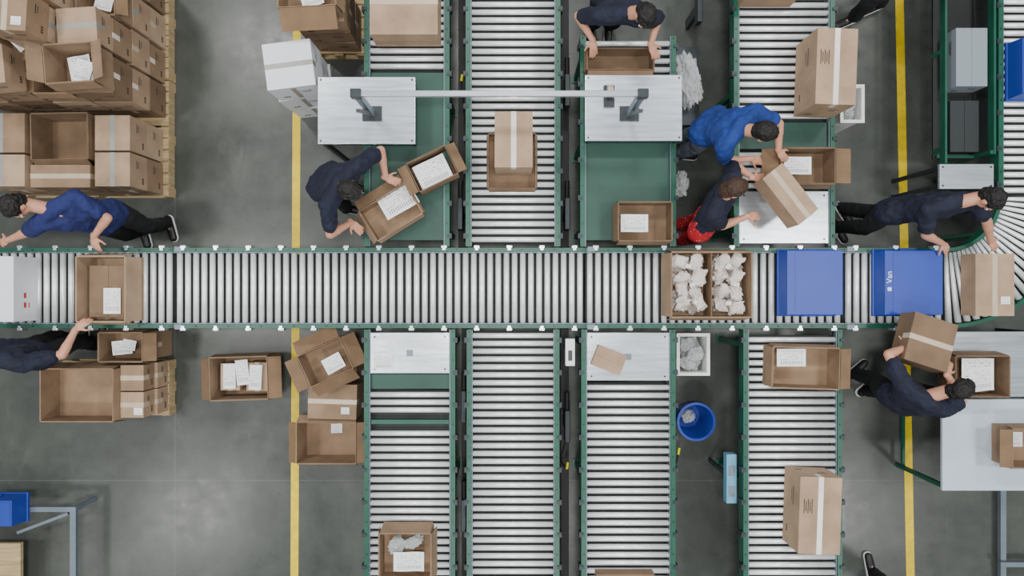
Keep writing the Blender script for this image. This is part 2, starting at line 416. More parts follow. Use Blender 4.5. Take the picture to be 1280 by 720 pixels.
def open_box(cx,cy,z,sx,sy,h,rot=0,flaps=(172,172,172,172),label='open brown cardboard carton',ci=0,group=None,fl=None,rx=0,ry=0,m=None,divider=False):
    m=m or CARD[ci]
    e=top('open_cardboard_box',label,'box',(cx,cy,z),rot,group,rx,ry)
    t=.006; g=G()
    g.bb(-sx/2,sx/2,-sy/2,sy/2,0,t)
    g.bb(-sx/2,-sx/2+t,-sy/2,sy/2,t,h).bb(sx/2-t,sx/2,-sy/2,sy/2,t,h)
    g.bb(-sx/2+t,sx/2-t,-sy/2,-sy/2+t,t,h).bb(-sx/2+t,sx/2-t,sy/2-t,sy/2,t,h)
    g.obj('box_body',m,e)
    L=fl or min(sx,sy)*.45
    for i,a in enumerate(flaps):
        if a is None: continue
        ang=math.radians(a); d=[Vector((0,1,0)),Vector((1,0,0)),Vector((0,-1,0)),Vector((-1,0,0))][i]
        wd=(sx if i%2==0 else sy)-.01
        Lf=min(L,h*.9) if a>140 else L
        hinge=d*((sy if i%2==0 else sx)/2+.003)+Vector((0,0,h))
        dirv=Vector((0,0,1))*math.cos(ang)+d*math.sin(ang)
        side=Vector((0,0,1)).cross(d); nor=dirv.cross(side)
        R=Matrix((side,nor,dirv)).transposed()
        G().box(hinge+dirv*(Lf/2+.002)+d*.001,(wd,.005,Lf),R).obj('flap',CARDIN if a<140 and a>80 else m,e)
    if divider: G().bb(-.004,.004,-sy/2+t,sy/2-t,t,h*.97).obj('divider',CARDIN,e)
    return e
def slip(cx,cy,z,sx,sy,rot=0,label='white printed packing slip lying in a carton',rx=0,ry=0):
    g=G(); n=5
    for k in range(n+1):
        x=-sx/2+sx*k/n; zz=.006*math.sin(k*1.3)
        for y in(-sy/2,sy/2):
            g.v.append(Vector((x,y,zz)));g.v.append(Vector((x,y,zz+.0015)))
    for k in range(n):
        a=k*4;b=a+4
        g.f+=[[a+1,b+1,b+3,a+3],[a,a+2,b+2,b],[a,b,b+1,a+1],[a+2,a+3,b+3,b+2]]
    g.f+=[[0,1,3,2],[n*4,n*4+2,n*4+3,n*4+1]]
    o=g.obj('packing_slip',PAPER); o.location=(cx,cy,z);o.rotation_euler=(rx,ry,rot)
    tag(o,label,'paper'); return o
def wp(px,py,z): v=W(px,py,z); return v.x,v.y
def slip_px(px,py,z,w,h,rot=0,**k):
    s=F/(H-z); x,y=wp(px,py,z); return slip(x,y,z,w/s,h/s,rot,**k)
def blobmesh(seed,m,name,amp=.25,fr=3.0,sub=3,crk=.5,pw=.62):
    bm=bmesh.new(); bmesh.ops.create_icosphere(bm,subdivisions=sub,radius=1)
    for v in bm.verts:
        n=noise.noise(v.co*fr+Vector((seed*7.1,seed,0)));n2=noise.noise(v.co*fr*2.7+Vector((seed,3,seed*5)));n3=abs(noise.noise(v.co*fr*4+Vector((seed,8,seed*2))))
        p=v.co.copy(); 
        q=Vector([math.copysign(abs(c)**pw,c) for c in p])
        v.co=q*(1+amp*n+amp*.6*n2-amp*crk*n3)
    me=bpy.data.meshes.new(name);bm.to_mesh(me);bm.free();me.materials.append(m)
    for p in me.polygons:p.use_smooth=True
    return me
PM=[blobmesh(i*1.7,PARCEL,'wrapped_parcel',.48,1.3,4,.9,.6) for i in range(6)]
BM_=[blobmesh(i+9,BAG,'plastic_bag',.38,1.3,5,1.3,.75) for i in range(2)]
def blob(name,me,loc,sc,label,cat,group=None,tilt=0):
    o=bpy.data.objects.new(name,me);COL.objects.link(o);o.location=loc;o.scale=sc;o.rotation_euler=(random.uniform(-tilt,tilt),random.uniform(-tilt,tilt),random.uniform(0,6))
    return tag(o,label,cat,group)
def pallet(x0,x1,y0,y1,label='wooden shipping pallet under stacked cartons'):
    e=top('wooden_pallet',label,'pallet',((x0+x1)/2,(y0+y1)/2,0))
    hx,hy=(x1-x0)/2,(y1-y0)/2
    n=max(4,int((y1-y0)/.115))
    for k in range(n):
        y=-hy+(2*hy)*(k+.5)/n; G().bb(-hx,hx,y-.052,y+.052,.125,.148).obj('deck_board',WOOD,e,bevel=.003)
    for x in(-hx+.045,0,hx-.045): G().bb(x-.045,x+.045,-hy,hy,.022,.124).obj('stringer',WOOD,e)
    for y in(-hy+.05,0,hy-.05): G().bb(-hx,hx,y-.05,y+.05,0,.021).obj('bottom_board',WOOD,e)
pallet(-5.25,-3.65,2.22,3.5); pallet(-5.25,-3.65,.975,2.21)
gs='cartons stacked on the pallets'
Z0=.15
xs=[-3.665,-4.06,-4.46,-4.86,-5.24]; ys=[1.79,2.15,2.51,2.87,3.23]
tops=[[4,3,4,3],[4,5,3,3],[3,4,4,3],[4,3,4,3]]
for r in range(4):
    for c in range(4):
        nl=tops[r][c]
        for l in range(nl):
            x0,x1=xs[c+1],xs[c]; y0,y1=ys[r],ys[r+1]
            if r==0 and c==0 and l==3: continue
            tp=l==nl-1
            zt=Z0+l*.3; jx=random.uniform(-.015,.015)*(1 if c else .3);ro=random.uniform(-.12,.12) if tp else random.uniform(-.035,.035)
            if tp and (r,c) in ((0,1),(2,0),(1,2),(0,3),(3,1)):
                open_box((x0+x1)/2,(y0+y1)/2,zt,.36,.33,.28,ro,(172,120 if c==0 else 172,60 if c==2 else 172,115 if c==1 else 172),'open brown carton in a tall pallet stack',1,group=gs,fl=.1)
                slip((x0+x1)/2,(y0+y1)/2,zt+.15,.17,.12,random.uniform(-1,1)); continue
            closed_box((x0+x1)/2+jx,(y0+y1)/2,zt,random.uniform(.34,.376),random.uniform(.31,.343),.297 if not tp else random.uniform(.22,.31),ro,ci=random.choice([0,1,2,1,3,1]),axis=random.choice('xxy'),group=gs,marks=True,tm=random.choice([TAPE,TAPEW,TAPEG]),slipon=tp and random.random()<.5,label='sealed brown carton in a tall pallet stack')
open_box(-3.89,1.975,Z0+.9,.43,.34,.3,0.07,(172,60,172,30),'open carton with papers on top of the pallet stack',1,fl=.13)
slip(-3.9,1.98,Z0+1.02,.2,.24,.2); slip(-3.86,1.95,Z0+1.05,.16,.2,-.3)
for l in range(2):
    for(a,b,c,d) in((-4.09,-3.74,.98,1.32),(-4.09,-3.74,1.33,1.68),(-5.2,-4.72,.98,1.3),(-5.2,-4.72,1.31,1.7)):
        closed_box((a+b)/2+(.04 if a>-4.2 else 0),(c+d)/2,Z0+l*.3,b-a-.012,d-c-.012,.297,random.uniform(-.015,.015),ci=random.choice([0,2,1]),axis='y',group=gs,marks=True,label='sealed taped brown carton on a low pallet stack',tm=TAPEG if l else TAPEW)
closed_box(-4.4,1.09,Z0,.58,.22,.297,axis='x',group=gs,label='sealed brown carton on a low pallet stack',ci=1); closed_box(-4.4,1.09,Z0+.3,.58,.22,.27,axis='x',group=gs,ci=1,marks=True,label='long sealed brown carton on a low pallet stack')
closed_box(-4.4,1.46,Z0,.57,.48,.297,axis='x',group=gs,ci=1)
open_box(-4.39,1.47,Z0+.3,.55,.45,.3,.02,(172,172,150,172),'open empty carton on the low pallet stack',3)
slip(-4.22,1.47,Z0+.31,.1,.12,.1)
pallet(-2.12,-1.57,2.48,3.4)
for l in range(3):
    closed_box(-1.84,2.72,Z0+l*.25,.48,.42,.247,.03*l,ci=(1,3,1)[l],axis='x',marks=True,label='sealed brown carton stacked on a small pallet')
open_box(-1.86,2.76,Z0+.76,.52,.44,.28,.05,(172,172,110,172),'open carton holding papers on top of a stack',1)
slip(-1.85,2.68,Z0+.9,.2,.16,.3); slip(-1.75,2.76,Z0+.95,.14,.14,-.3)
for l in range(3):
    b=closed_box(-2.09+(.0,-.012,.01)[l],2.08,l*.335,.45,.43,.327,(.10,.16,.13)[l],m=WHITECARD,axis='x',tm=TAPEG,marks=True,label='sealed white carton in a three-high floor stack',group='white cartons stacked on the floor')
    G().bb(-.024,.024,-.2165,-.2155,.02,.3).obj('tape_strip',TAPEG,b)
# --- lower side pallet
pallet(-4.78,-3.645,-1.36,-.77)
closed_box(-4.4,-1.05,Z0,.5,.5,.2,ci=1,axis='y')
open_box(-4.3,-1.06,Z0+.203,.72,.52,.28,0,(172,172,172,172),'large open empty carton with a white label on its side',1)
for i,yy in enumerate((-.9,-1.17)):
    closed_box(-3.785,yy,Z0,.26,.26,.2,ci=0,axis='x',marks=True,label='small sealed carton stacked beside an open one')
    closed_box(-3.80,yy,Z0+.202,.23,.255,.2,ci=1-i,axis='x',marks=True,label='small sealed carton stacked beside an open one',slipon=i==1)
closed_box(-3.9,-.59,0,.42,.28,.3,ci=1,axis='x')
open_box(-3.9,-.59,.302,.44,.29,.28,0,(172,110,172,172),'open carton with printed slips inside',1,fl=.12)
slip(-3.93,-.6,.5,.2,.14,.1); slip(-3.84,-.57,.53,.13,.1,-.2)
# --- lower aisle boxes
open_box(-2.81,-.93,0,.60,.44,.38,.03,(172,112,172,125),'open carton on the floor filled with papers and small parts',1,fl=.13)
for i,(a,b,c) in enumerate(((-2.95,-.92,0),(-2.81,-.88,.1),(-2.67,-.93,-.05))): slip(a,b,.27+.01*i,.13,.26,c)
closed_box(-2.95,-.93,.01,.2,.28,.24,ci=2,axis='y',label='small carton inside an open carton'); closed_box(-2.67,-.93,.01,.22,.3,.24,ci=0,label='small carton inside an open carton')
closed_box(-1.87,-.76,0,.5,.4,.32,.1,ci=1,axis='x')
open_box(-1.86,-.74,.322,.47,.34,.26,.42,(105,112,130,100),'open tilted carton holding a printed slip',1,fl=.14)
slip(-1.8,-.76,.5,.2,.16,.5)
closed_box(-1.85,-1.17,0,.5,.36,.36,-.03,ci=1,axis='x',label='sealed brown carton on the floor beside a conveyor',tm=TAPE,slipon=True)
open_box(-1.92,-1.6,0,.62,.43,.34,.0,(150,110,160,120),'open empty carton on the floor beside a conveyor',1,fl=.1)
slip(-1.9,-1.52,.012,.12,.1,.0)
# --- main conveyor goods
ZC=.8015
e=top('cardboard_box','glossy white carton with red printing on roller conveyor','box',(-4.86,-.01,ZC))
g=G().bb(-.3,.3,-.3,.3,0,.296)
g.box((.3002,-.06,.16),(.001,.05,.03),mi=1); g.box((.3002,-.15,.16),(.001,.05,.03),mi=1); g.box((.3002,-.15,.11),(.001,.05,.012),mi=1)
g.obj('box_body',[WHITECARD,REDP],e)
for a,b in((-.3,-.002),(.002,.3)): G().bb(a,b,-.3,.3,.296,.3).obj('top_flap',WHITECARD,e)
open_box(-3.765,-.01,ZC,.45,.6,.3,0,(172,172,172,172),'open brown carton with white label riding the conveyor',0)
slip(-3.72,-.12,ZC+.2,.16,.24,0)
closed_box(-3.76,-.03,ZC+.007,.36,.48,.18,ci=3,axis='y',tape=False,label='brown inner carton inside an open carton')
open_box(1.84,.03,ZC,.74,.6,.26,0,(172,172,172,172),'open divided carton packed with wrapped parcels',1,divider=True)
gp='wrapped parcels packed in the open carton'
for s in(-1,1):
    for i in range(2):
        for j in range(4):
            for lv,zz in((0,.075),(1,.185)):
                r=random.uniform
                blob('wrapped_parcel',random.choice(PM),(1.84+s*.185+(i-.5)*.14+r(-.018,.018),.03-.20+j*.135+r(-.03,.03),ZC+zz+r(-.03,.02)),(r(.065,.085),r(.05,.075),r(.035,.05)),'crumpled bubble-wrapped parcel in open divided carton','parcel',gp,tilt=.9)
    for j in range(3):
        slip(1.84+s*.185+random.uniform(-.05,.05),.03-.17+j*.17,ZC+.243,.05,.035,random.uniform(-.8,.8),label='small white label on a wrapped parcel')
def tote(cx,cy,z,sx,sy,h,label,text=False):
    e=top('plastic_tote',label,'crate',(cx,cy,z))
    g=G()
    for zz,k in((0,.0),(.03,.0),(.031,-.01),(h,-.02)):
        for sxn,syn in((-1,-1),(1,-1),(1,1),(-1,1)): g.v.append(Vector((sxn*(sx/2+k),syn*(sy/2+k),zz)))
    for l in range(3):
        for k in range(4):
            m2=(k+1)%4; g.f.append([l*4+k,l*4+m2,l*4+4+m2,l*4+4+k])
    g.f.append([12,13,14,15]);g.f.append([3,2,1,0])
    g.obj('tote_body',BLUE,e,bevel=.008)
    G().bb(-sx/2+.095,sx/2-.035,-sy/2+.04,sy/2-.04,h,h+.0025).obj('base_panel',BLUE,e)
    for s in(-1,1): G().box((0,s*(sy/2-.006),h*.45),(.14,.014,.03)).obj('handle',BLUE,e,bevel=.004)
    if text:
        cu=bpy.data.curves.new('printed_logo','FONT'); cu.body='Van'; cu.size=.075; cu.extrude=.0006; cu.align_x='CENTER'; cu.align_y='CENTER'
        o=bpy.data.objects.new('tmp',cu); COL.objects.link(o); bpy.context.view_layer.update()
        me=bpy.data.meshes.new_from_object(o.evaluated_get(bpy.context.evaluated_depsgraph_get())); bpy.data.objects.remove(o)
        me.materials.clear(); me.materials.append(WTXT)
        o=bpy.data.objects.new('printed_lettering',me); COL.objects.link(o); o.parent=e
        o.location=(-sx/2+.062,.05,h+.001); o.rotation_euler=(0,0,math.pi/2)
        G().box((-sx/2+.062,-.06,h+.0008),(.036,.034,.0012)).obj('printed_emblem',WTXT,e)
    return e
tote(2.82,.05,ZC,.56,.64,.2,'flat blue plastic tote turned upside down on rollers')
tote(3.74,.05,ZC,.58,.64,.2,'blue plastic tote with white lettering on rollers',True)
closed_box(4.49,.03,ZC+.004,.36,.58,.2,0,ci=0,axis='y',label='sealed brown carton gripped by a worker at the conveyor end',slipon=True)
# --- upper lane boxes
closed_box(-.99,2.62,ZC,.62,.6,.3,.0,ci=0,axis='x',label='large sealed brown carton on rollers')
PZ=.781
a=wp(490,266,.93); open_box(a[0],a[1],PZ+.035,.50,.33,.18,math.radians(32),(110,172,172,150),'open carton tilted toward worker, labelled slip inside',1,fl=.1)
slip_px(497,250,.93,46,32,math.radians(30))
a=wp(541,212,.95); open_box(a[0],a[1],PZ+.0,.40,.29,.22,math.radians(26),(172,110,172,100),'open carton with printed slip on green plate',3,fl=.09)
slip_px(541,215,.93,42,32,math.radians(26))
open_box(.0,1.2,ZC,.45,.52,.1,0,(172,172,172,172),'shallow open carton under a taller sealed one',3)
closed_box(.015,1.33,ZC+.007,.34,.5,.42,0,ci=0,axis='y',tm=TAPEW,label='tall sealed brown carton standing in a shallow tray')
open_box(1.01,2.13,ZC,.62,.2,.2,0,(172,172,115,172),'open carton being packed at the bench',3,fl=.1)
open_box(1.24,.62,PZ,.5,.36,.22,0,(172,172,172,172),'open carton with printed slip on green plate',3)
slip_px(793,279,.9,34,22,0)
open_box(2.73,1.13,ZC,.52,.33,.24,0,(172,100,172,100),'open carton with wide flaps and a printed slip',3)
slip_px(997,207,.95,34,22,0)
closed_box(2.9,1.98,ZC,.36,.68,.44,math.radians(-2),ci=0,axis='y',tm=TAPEW,marks=True,panel=True,label='tall sealed brown carton with pale tape on rollers')
closed_box(2.42,3.0,ZC,.5,.6,.28,0,ci=1,axis='x',label='sealed brown carton on rollers')
a=wp(981,246,1.2); closed_box(a[0],a[1],1.08,.24,.52,.2,math.radians(38),ci=0,axis='y',rx=.0,ry=.12,label='sealed brown carton held in a worker\'s hands')
# --- lower lane boxes
open_box(2.72,-.74,ZC,.62,.38,.24,-.03,(172,110,172,172),'open carton with printed slip on rollers',1,fl=.12)
slip_px(989,447,.98,36,22,0)
closed_box(2.8,-2.07,ZC,.38,.7,.34,math.radians(-2),ci=0,axis='y',tm=TAPEW,label='tall sealed carton with pale tape and printed panel on rollers',marks=True,panel=True)
open_box(-.99,-2.5,ZC,.48,.46,.24,0,(172,172,172,172),'open carton with bubble wrap and a slip',1)
slip_px(511,702,1.0,38,24,0)
blob('bubble_wrap',BM_[0],(-.92,-2.38,ZC+.14),(.09,.05,.04),'crumpled clear bubble wrap inside an open carton','packaging')
blob('bubble_wrap',BM_[1],(-1.08,-2.42,ZC+.12),(.08,.07,.05),'crumpled clear bubble wrap inside an open carton','packaging')
closed_box(*wp(761,450,.86),ZC,.29,.2,.08,math.radians(-22),ci=0,axis='x',tape=False,label='small flat brown carton on a steel plate')
closed_box(1.07,-2.85,ZC,.55,.3,.12,0,ci=3,axis='x')
slip_px(479,453,.805,24,16,0,label='white shipping label on a steel plate')
a=wp(1156,430,1.2); closed_box(a[0],a[1],1.06,.40,.44,.22,math.radians(-18),ci=3,axis='x',rx=-.12,label='brown carton carried by a worker beside the conveyor')
# ------------------------------------------------------------ benches
def bench(label,x0,x1,y0,y1,z,legz,m=STEEL,body=None,lm=None,stretch=False):
    lm=lm or STEELD
    e=top('workbench',label,'workbench',((x0+x1)/2,(y0+y1)/2,0)); hx,hy=(x1-x0)/2,(y1-y0)/2
    G().bb(-hx,hx,-hy,hy,z-.035,z).obj('bench_top',m,e,bevel=.006)
    for sx in(-1,1):
        for sy in(-1,1):
            lz=legz[0] if sx<0 else legz[1]
            G().bb(sx*(hx-.035)-.02,sx*(hx-.035)+.02,sy*(hy-.035)-.02,sy*(hy-.035)+.02,lz,z-.035).obj('leg',lm,e,bevel=.003)
            if m is STEEL: putm(BOLT,'bolt',e,(sx*(hx-.03),sy*(hy-.03),z))
        if stretch: G().bb(sx*(hx-.035)-.015,sx*(hx-.035)+.015,-hy+.055,hy-.055,.10,.13).obj('stretcher',lm,e)
    for s in(-1,1): G().box((0,s*(hy-.0225),z-.078),(2*hx-.12,.015,.084)).obj('apron',lm,e)
    if body:
        G().bb(-hx+.07,hx-.07,-hy+.045,hy-.05,body,z-.037).obj('cabinet_body',STEELD,e)
        for i in range(3):
            w=(2*hx-.18)/3; x=-hx+.09+w*(i+.5)
            d=G().bb(x-w/2+.01,x+w/2-.01,-hy+.037,-hy+.044,body+.01,z-.125).obj('drawer',STEEL,e)
            G().bb(x-.04,x+.04,-hy+.02,-hy+.0365,(body+z)/2-.06,(body+z)/2-.052).obj('handle',STEELD,d)
    return e
bench('brushed steel packing bench straddling the green lane',-1.81,-.90,1.34,1.966,1.0,(0,.83),body=.83)
bench('brushed steel packing bench with small drawers above the lane',.68,1.585,1.37,1.985,1.0,(.83,.83),body=.83)
e=top('overhead_bar','slim steel overhead bar on clamped posts bridging two benches','frame',(0,1.62,1.0))
G().bb(-1.34,1.12,-.024,.024,.60,.64).obj('cross_bar',STEELL,e,bevel=.006)
for x in(-1.3,1.09):
    G().bb(x-.028,x+.028,-.028,.028,.012,.598).obj('post',STEELG,e,bevel=.003)
    G().bb(x-.045,x+.045,-.036,.036,.575,.655).obj('clamp',STEELD,e,bevel=.004)
    G().bb(x-.09,x+.09,-.07,.07,0,.012).obj('base_plate',STEELD,e)
    G().box((x,-.07,.32),(.03,.03,.5),Matrix.Rotation(.22,3,'X')).obj('brace',STEELD,e)
e=top('tape_dispenser','small grey tape dispenser on a steel bench','tool',(.90,1.78,1.0))
G().bb(-.05,.05,-.1,.1,0,.03).obj('base',STEELD,e,bevel=.006); G().cyl((-.025,.03,.08),(.025,.03,.08),.05,n=24).obj('tape_roll',TAPE,e,smooth=False)
bench('white-topped packing table with green legs',4.14,5.3,-1.95,-1.07,.8,(0,0),m=LAMI,lm=GREEN,stretch=True)
bench('brushed steel bench beside the conveyor',4.22,5.3,-1.05,-.42,.78,(0,0))
open_box(4.36,-.82,.781,.5,.38,.25,0,(172,172,172,172),'open carton with printed slips on steel bench',3)
slip_px(1222,466,.93,40,36,0); slip_px(1226,474,.94,30,30,.1)
open_box(4.86,-1.48,.801,.5,.36,.26,0,(172,172,172,100),'open carton on white table',1,fl=.1)
slip(4.8,-1.45,.82,.18,.14,0)
bench('small steel stand beside the roller lane',4.1,4.62,.95,1.19,.82,(0,0))
e=top('steel_cart_frame','grey square tube floor frame','frame',(5.25,-2.7,0))
G().bb(-.02,.04,-.9,.6,.05,.1).obj('floor_tube',STEELG,e)
G().bb(-.05,.5,-.27,-.22,.1,.14).obj('cross_tube',STEELG,e)
e=top('side_shelf','green framed side shelf with black boards along the lane','shelf',(4.4,2.3,0))
for y in(-1.0,1.0):
    G().bb(.17,.2,y-.018,y+.018,0,.84).obj('post',GREEN,e)
    G().bb(-.2,.17,y-.015,y+.015,.60,.63).obj('cross_beam',GREEN,e)
G().bb(-.22,.2,-1.02,1.02,.58,.598).obj('shelf_board',BLACK,e)
G().bb(-.235,-.215,-1.1,1.1,.72,.80).obj('side_beam',GREEN,e)
for y in(-.95,0,.95): G().bb(-.235,-.215,y-.02,y+.02,.599,.719).obj('stanchion',GREEN,e)
G().bb(.205,.225,-1.02,1.02,.76,.84).obj('inner_beam',GREEN,e)
closed_box(4.42,2.22,.601,.30,.56,.2,0,m=mat('grey_carton',rgb(132,142,150),.5),axis='y',tape=False,label='pale grey carton lying on a rack shelf',marks=True)
closed_box(4.42,1.58,.601,.28,.5,.1,0,m=mat('dark_crate',rgb(34,40,42),.5),axis='y',tape=False,label='dark grey storage case on a rack shelf')
tote(5.02,2.07,ZC,.58,.56,.2,'blue plastic tote on the roller lane')
e=top('steel_table_frame','low grey-blue steel tube frame with wooden shelf','frame',(-4.75,-2.75,0))
G().bb(-.9,.25,.44,.49,.31,.35).obj('top_rail',STEELG,e)
G().bb(.19,.25,-.7,.44,.31,.35).obj('side_rail',STEELG,e)
G().box((-.1,.32,.33),(.56,.03,.03),Matrix.Rotation(.36,3,'Z')).obj('diagonal_brace',STEELG,e)
for p in((.22,.465),(.22,-.65),(-.85,.465),(-.85,-.65)): G().bb(p[0]-.022,p[0]+.022,p[1]-.022,p[1]+.022,0,.31).obj('leg',STEELG,e)
G().bb(-.9,-.35,-.68,.1,.27,.31).obj('wood_shelf',WOOD,e)
tote(-5.25,-2.25,.351,.56,.30,.22,'blue plastic tote on a steel table frame')
def bin_(name,label,cx,cy,z0,sx,sy,h,m):
    e=top(name,label,'bin',(cx,cy,z0)); t=.012
    g=G().bb(-sx/2,sx/2,-sy/2,sy/2,0,t)
    g.bb(-sx/2,-sx/2+t,-sy/2,sy/2,t,h).bb(sx/2-t,sx/2,-sy/2,sy/2,t,h).bb(-sx/2+t,sx/2-t,-sy/2,-sy/2+t,t,h).bb(-sx/2+t,sx/2-t,sy/2-t,sy/2,t,h)
    g.obj('bin_body',m,e,bevel=.004)
    g=G(); r=.02
    g.bb(-sx/2-r,sx/2+r,-sy/2-r,-sy/2,h-.02,h).bb(-sx/2-r,sx/2+r,sy/2,sy/2+r,h-.02,h).bb(-sx/2-r,-sx/2,-sy/2,sy/2,h-.02,h).bb(sx/2,sx/2+r,-sy/2,sy/2,h-.02,h)
    g.obj('rim',m,e); return e
bin_('waste_bin','white plastic bin full of crumpled film',1.80,-.66,0,.29,.38,.6,WHITEPL)
for i,(dx,dy,dz) in enumerate(((-.035,.085,.5),(.035,-.0,.53),(-.03,-.09,.5),(.03,.08,.42),(0,0,.4),(.03,-.09,.45))): blob('crumpled_film',BM_[i%2],(1.80+dx,-.66+dy,dz),(.075,.07,.06),'crumpled clear plastic film in a white bin','packaging')
bin_('waste_bin','white plastic bin standing beside the conveyor',3.38,1.83,0,.2,.34,.6,WHITEPL)
for i in range(3): blob('crumpled_film',BM_[i%2],(3.38,1.75+i*.08,.48+.02*i),(.06,.06,.06),'crumpled clear plastic film in a white bin','packaging')
e=top('bucket','round blue plastic bucket with clear liner on the floor','bucket',(1.9,-1.38,0))
g=G(); n=32
for r,z in((.14,0),(.185,.34),(.2,.34),(.2,.355),(.175,.355),(.13,.012)):
    for k in range(n):
        a=2*math.pi*k/n; g.v.append(Vector((r*math.cos(a),r*math.sin(a),z)))
for l in range(5):
    for k in range(n): g.f.append([l*n+k,l*n+(k+1)%n,(l+1)*n+(k+1)%n,(l+1)*n+k])
g.f.append([k for k in range(n)][::-1]); g.f.append([5*n+k for k in range(n)])
g.obj('bucket_body',BLUE,e,smooth=False)
blob('crumpled_film',BM_[0],(1.88,-1.37,.12),(.07,.07,.07),'crumpled clear film inside blue bucket','packaging')
blob('plastic_bag',BM_[0],(1.80,2.12,.45),(.12,.26,.10),'large clear plastic bag on a stand between lanes','bag').rotation_euler=(0,0,.15)
blob('plastic_bag',BM_[1],(1.71,1.06,.30),(.09,.13,.2),'crumpled clear plastic bag standing between lanes','bag')
e=top('bag_stand','dark steel stand holding clear bags','stand',(1.80,2.05,0))
for p in((-.12,-.3),(.12,-.3),(-.12,.4),(.12,.4)): G().bb(p[0]-.01,p[0]+.01,p[1]-.01,p[1]+.01,0,.29).obj('leg',STEELD,e)
G().bb(-.14,.14,-.36,.45,.29,.31).obj('shelf',STEELD,e)
e=top('control_panel','narrow light blue panel box on a post beside the lane','control box',(2.14,-1.86,0))
G().bb(-.012,.012,-.02,.02,0,.62).obj('post',STEELD,e); G().bb(-.05,.05,-.24,.24,.62,.72).obj('housing',LBLUE,e,bevel=.006)
for k in(-.12,.08): G().bb(-.03,.03,k-.05,k+.05,.72,.724).obj('display_panel',STEELG,e)
e=top('scanner_box','small white control box on a post beside the lane','control box',(.56,-.62,0))
G().bb(-.012,.012,-.012,.012,.126,.7).obj('post',STEELD,e); G().bb(-.045,.045,-.13,.13,.7,.8).obj('housing',WHITEP,e,bevel=.006); 
G().bb(-.02,.02,-.08,.02,.8,.803).obj('display_panel',STEELD,e)
for (x,y) in((-.525,.75),(.56,.75),(.56,2.0),(-.49,-1.2),(.56,-1.4),(-.49,-2.3),(1.9,2.85)):
    e=top('drive_motor','dark drive motor unit mounted between lanes','motor',(x,y,0))
    G().bb(-.026,.026,-.16,.16,.38,.5).obj('gearbox',STEELD,e,bevel=.006); G().cyl((0,.16,.44),(0,.34,.44),.025).obj('motor_body',BLACK,e); G().bb(-.02,.02,-.05,.05,.126 if x<1 else 0,.38).obj('mount',STEELD,e)
for (x,y0,y1) in((-.525,.42,3.4),(.56,.42,3.4),(-.49,-3.4,-.42),(.56,-3.4,-.42)):
    e=top('lane_gap_shade','long added black duct on the floor between lanes','shading',(x,(y0+y1)/2,0)); l=(y1-y0)/2  # added black strips that stand in for shade in the narrow lane gaps
    G().bb(-.04,.04,-l,l,0,.10).obj('shade_body',BLACK,e); G().bb(-.045,.045,-l,l,.10,.125).obj('shade_cover',BLACK,e,bevel=.004)
def cable(pts,label='black power cable with yellow plug on the floor'):
    P=[Vector(p) for p in pts]; out=[]
    Q=[P[0]]+P+[P[-1]]
    for i in range(1,len(Q)-2):
        for k in range(8):
            t=k/8; a,b,c,d=Q[i-1:i+3]
            out.append(.5*((2*b)+(c-a)*t+(2*a-5*b+4*c-d)*t*t+(3*b-a-3*c+d)*t**3))
    out.append(P[-1])
    e=top('power_cable',label,'cable',(0,0,0))
    G().tube(out,.007).obj('cord',BLACK,e,smooth=True)
    p=P[-1]; G().cyl((p.x,p.y,p.z),(p.x+.01,p.y+.07,p.z),.014).obj('plug',YELP,e)
cable([(.5,-1.2,.14),(.6,-1.5,.14),(.52,-1.8,.15),(.57,-1.88,.3)])
cable([(1.65,-.95,.02),(1.66,-1.2,.02),(1.64,-1.5,.02),(1.74,-1.9,.05),(1.78,-1.78,.1)])
cable([(3.3,-.8,.02),(3.4,-1.2,.02),(3.3,-1.5,.02),(3.42,-1.72,.1)])
cable([(-.5,.5,.14),(-.56,.9,.14),(-.48,1.4,.14),(-.54,2.2,.14)])
# ------------------------------------------------------------ people
def ik(a,c,l1,l2,hint):
    d=c-a;L=d.length
    if L>(l1+l2)*.995:
        k=L/((l1+l2)*.995); l1*=k;l2*=k
        if k>1.05: print('STRETCH',round(k,2))
    x=(l1*l1-l2*l2+L*L)/(2*L); h=math.sqrt(max(l1*l1-x*x,0))
    u=d.normalized(); n=(hint-u*hint.dot(u)).normalized()
    return a+u*x+n*h
def rmesh(g,name,m,parent,vox,sm=3,disp=0,dsc=.1,label=None):
    o=g.obj(name,m,parent,label=label)
    r=o.modifiers.new('remesh','REMESH');r.mode='VOXEL';r.voxel_size=vox;r.use_smooth_shade=True
    s=o.modifiers.new('smooth','SMOOTH');s.factor=.5;s.iterations=sm
    if disp:
        t=bpy.data.textures.get('fold_%g'%dsc) or bpy.data.textures.new('fold_%g'%dsc,'CLOUDS');t.noise_scale=dsc
        d=o.modifiers.new('folds','DISPLACE');d.texture=t;d.strength=disp;d.mid_level=.5
    return o
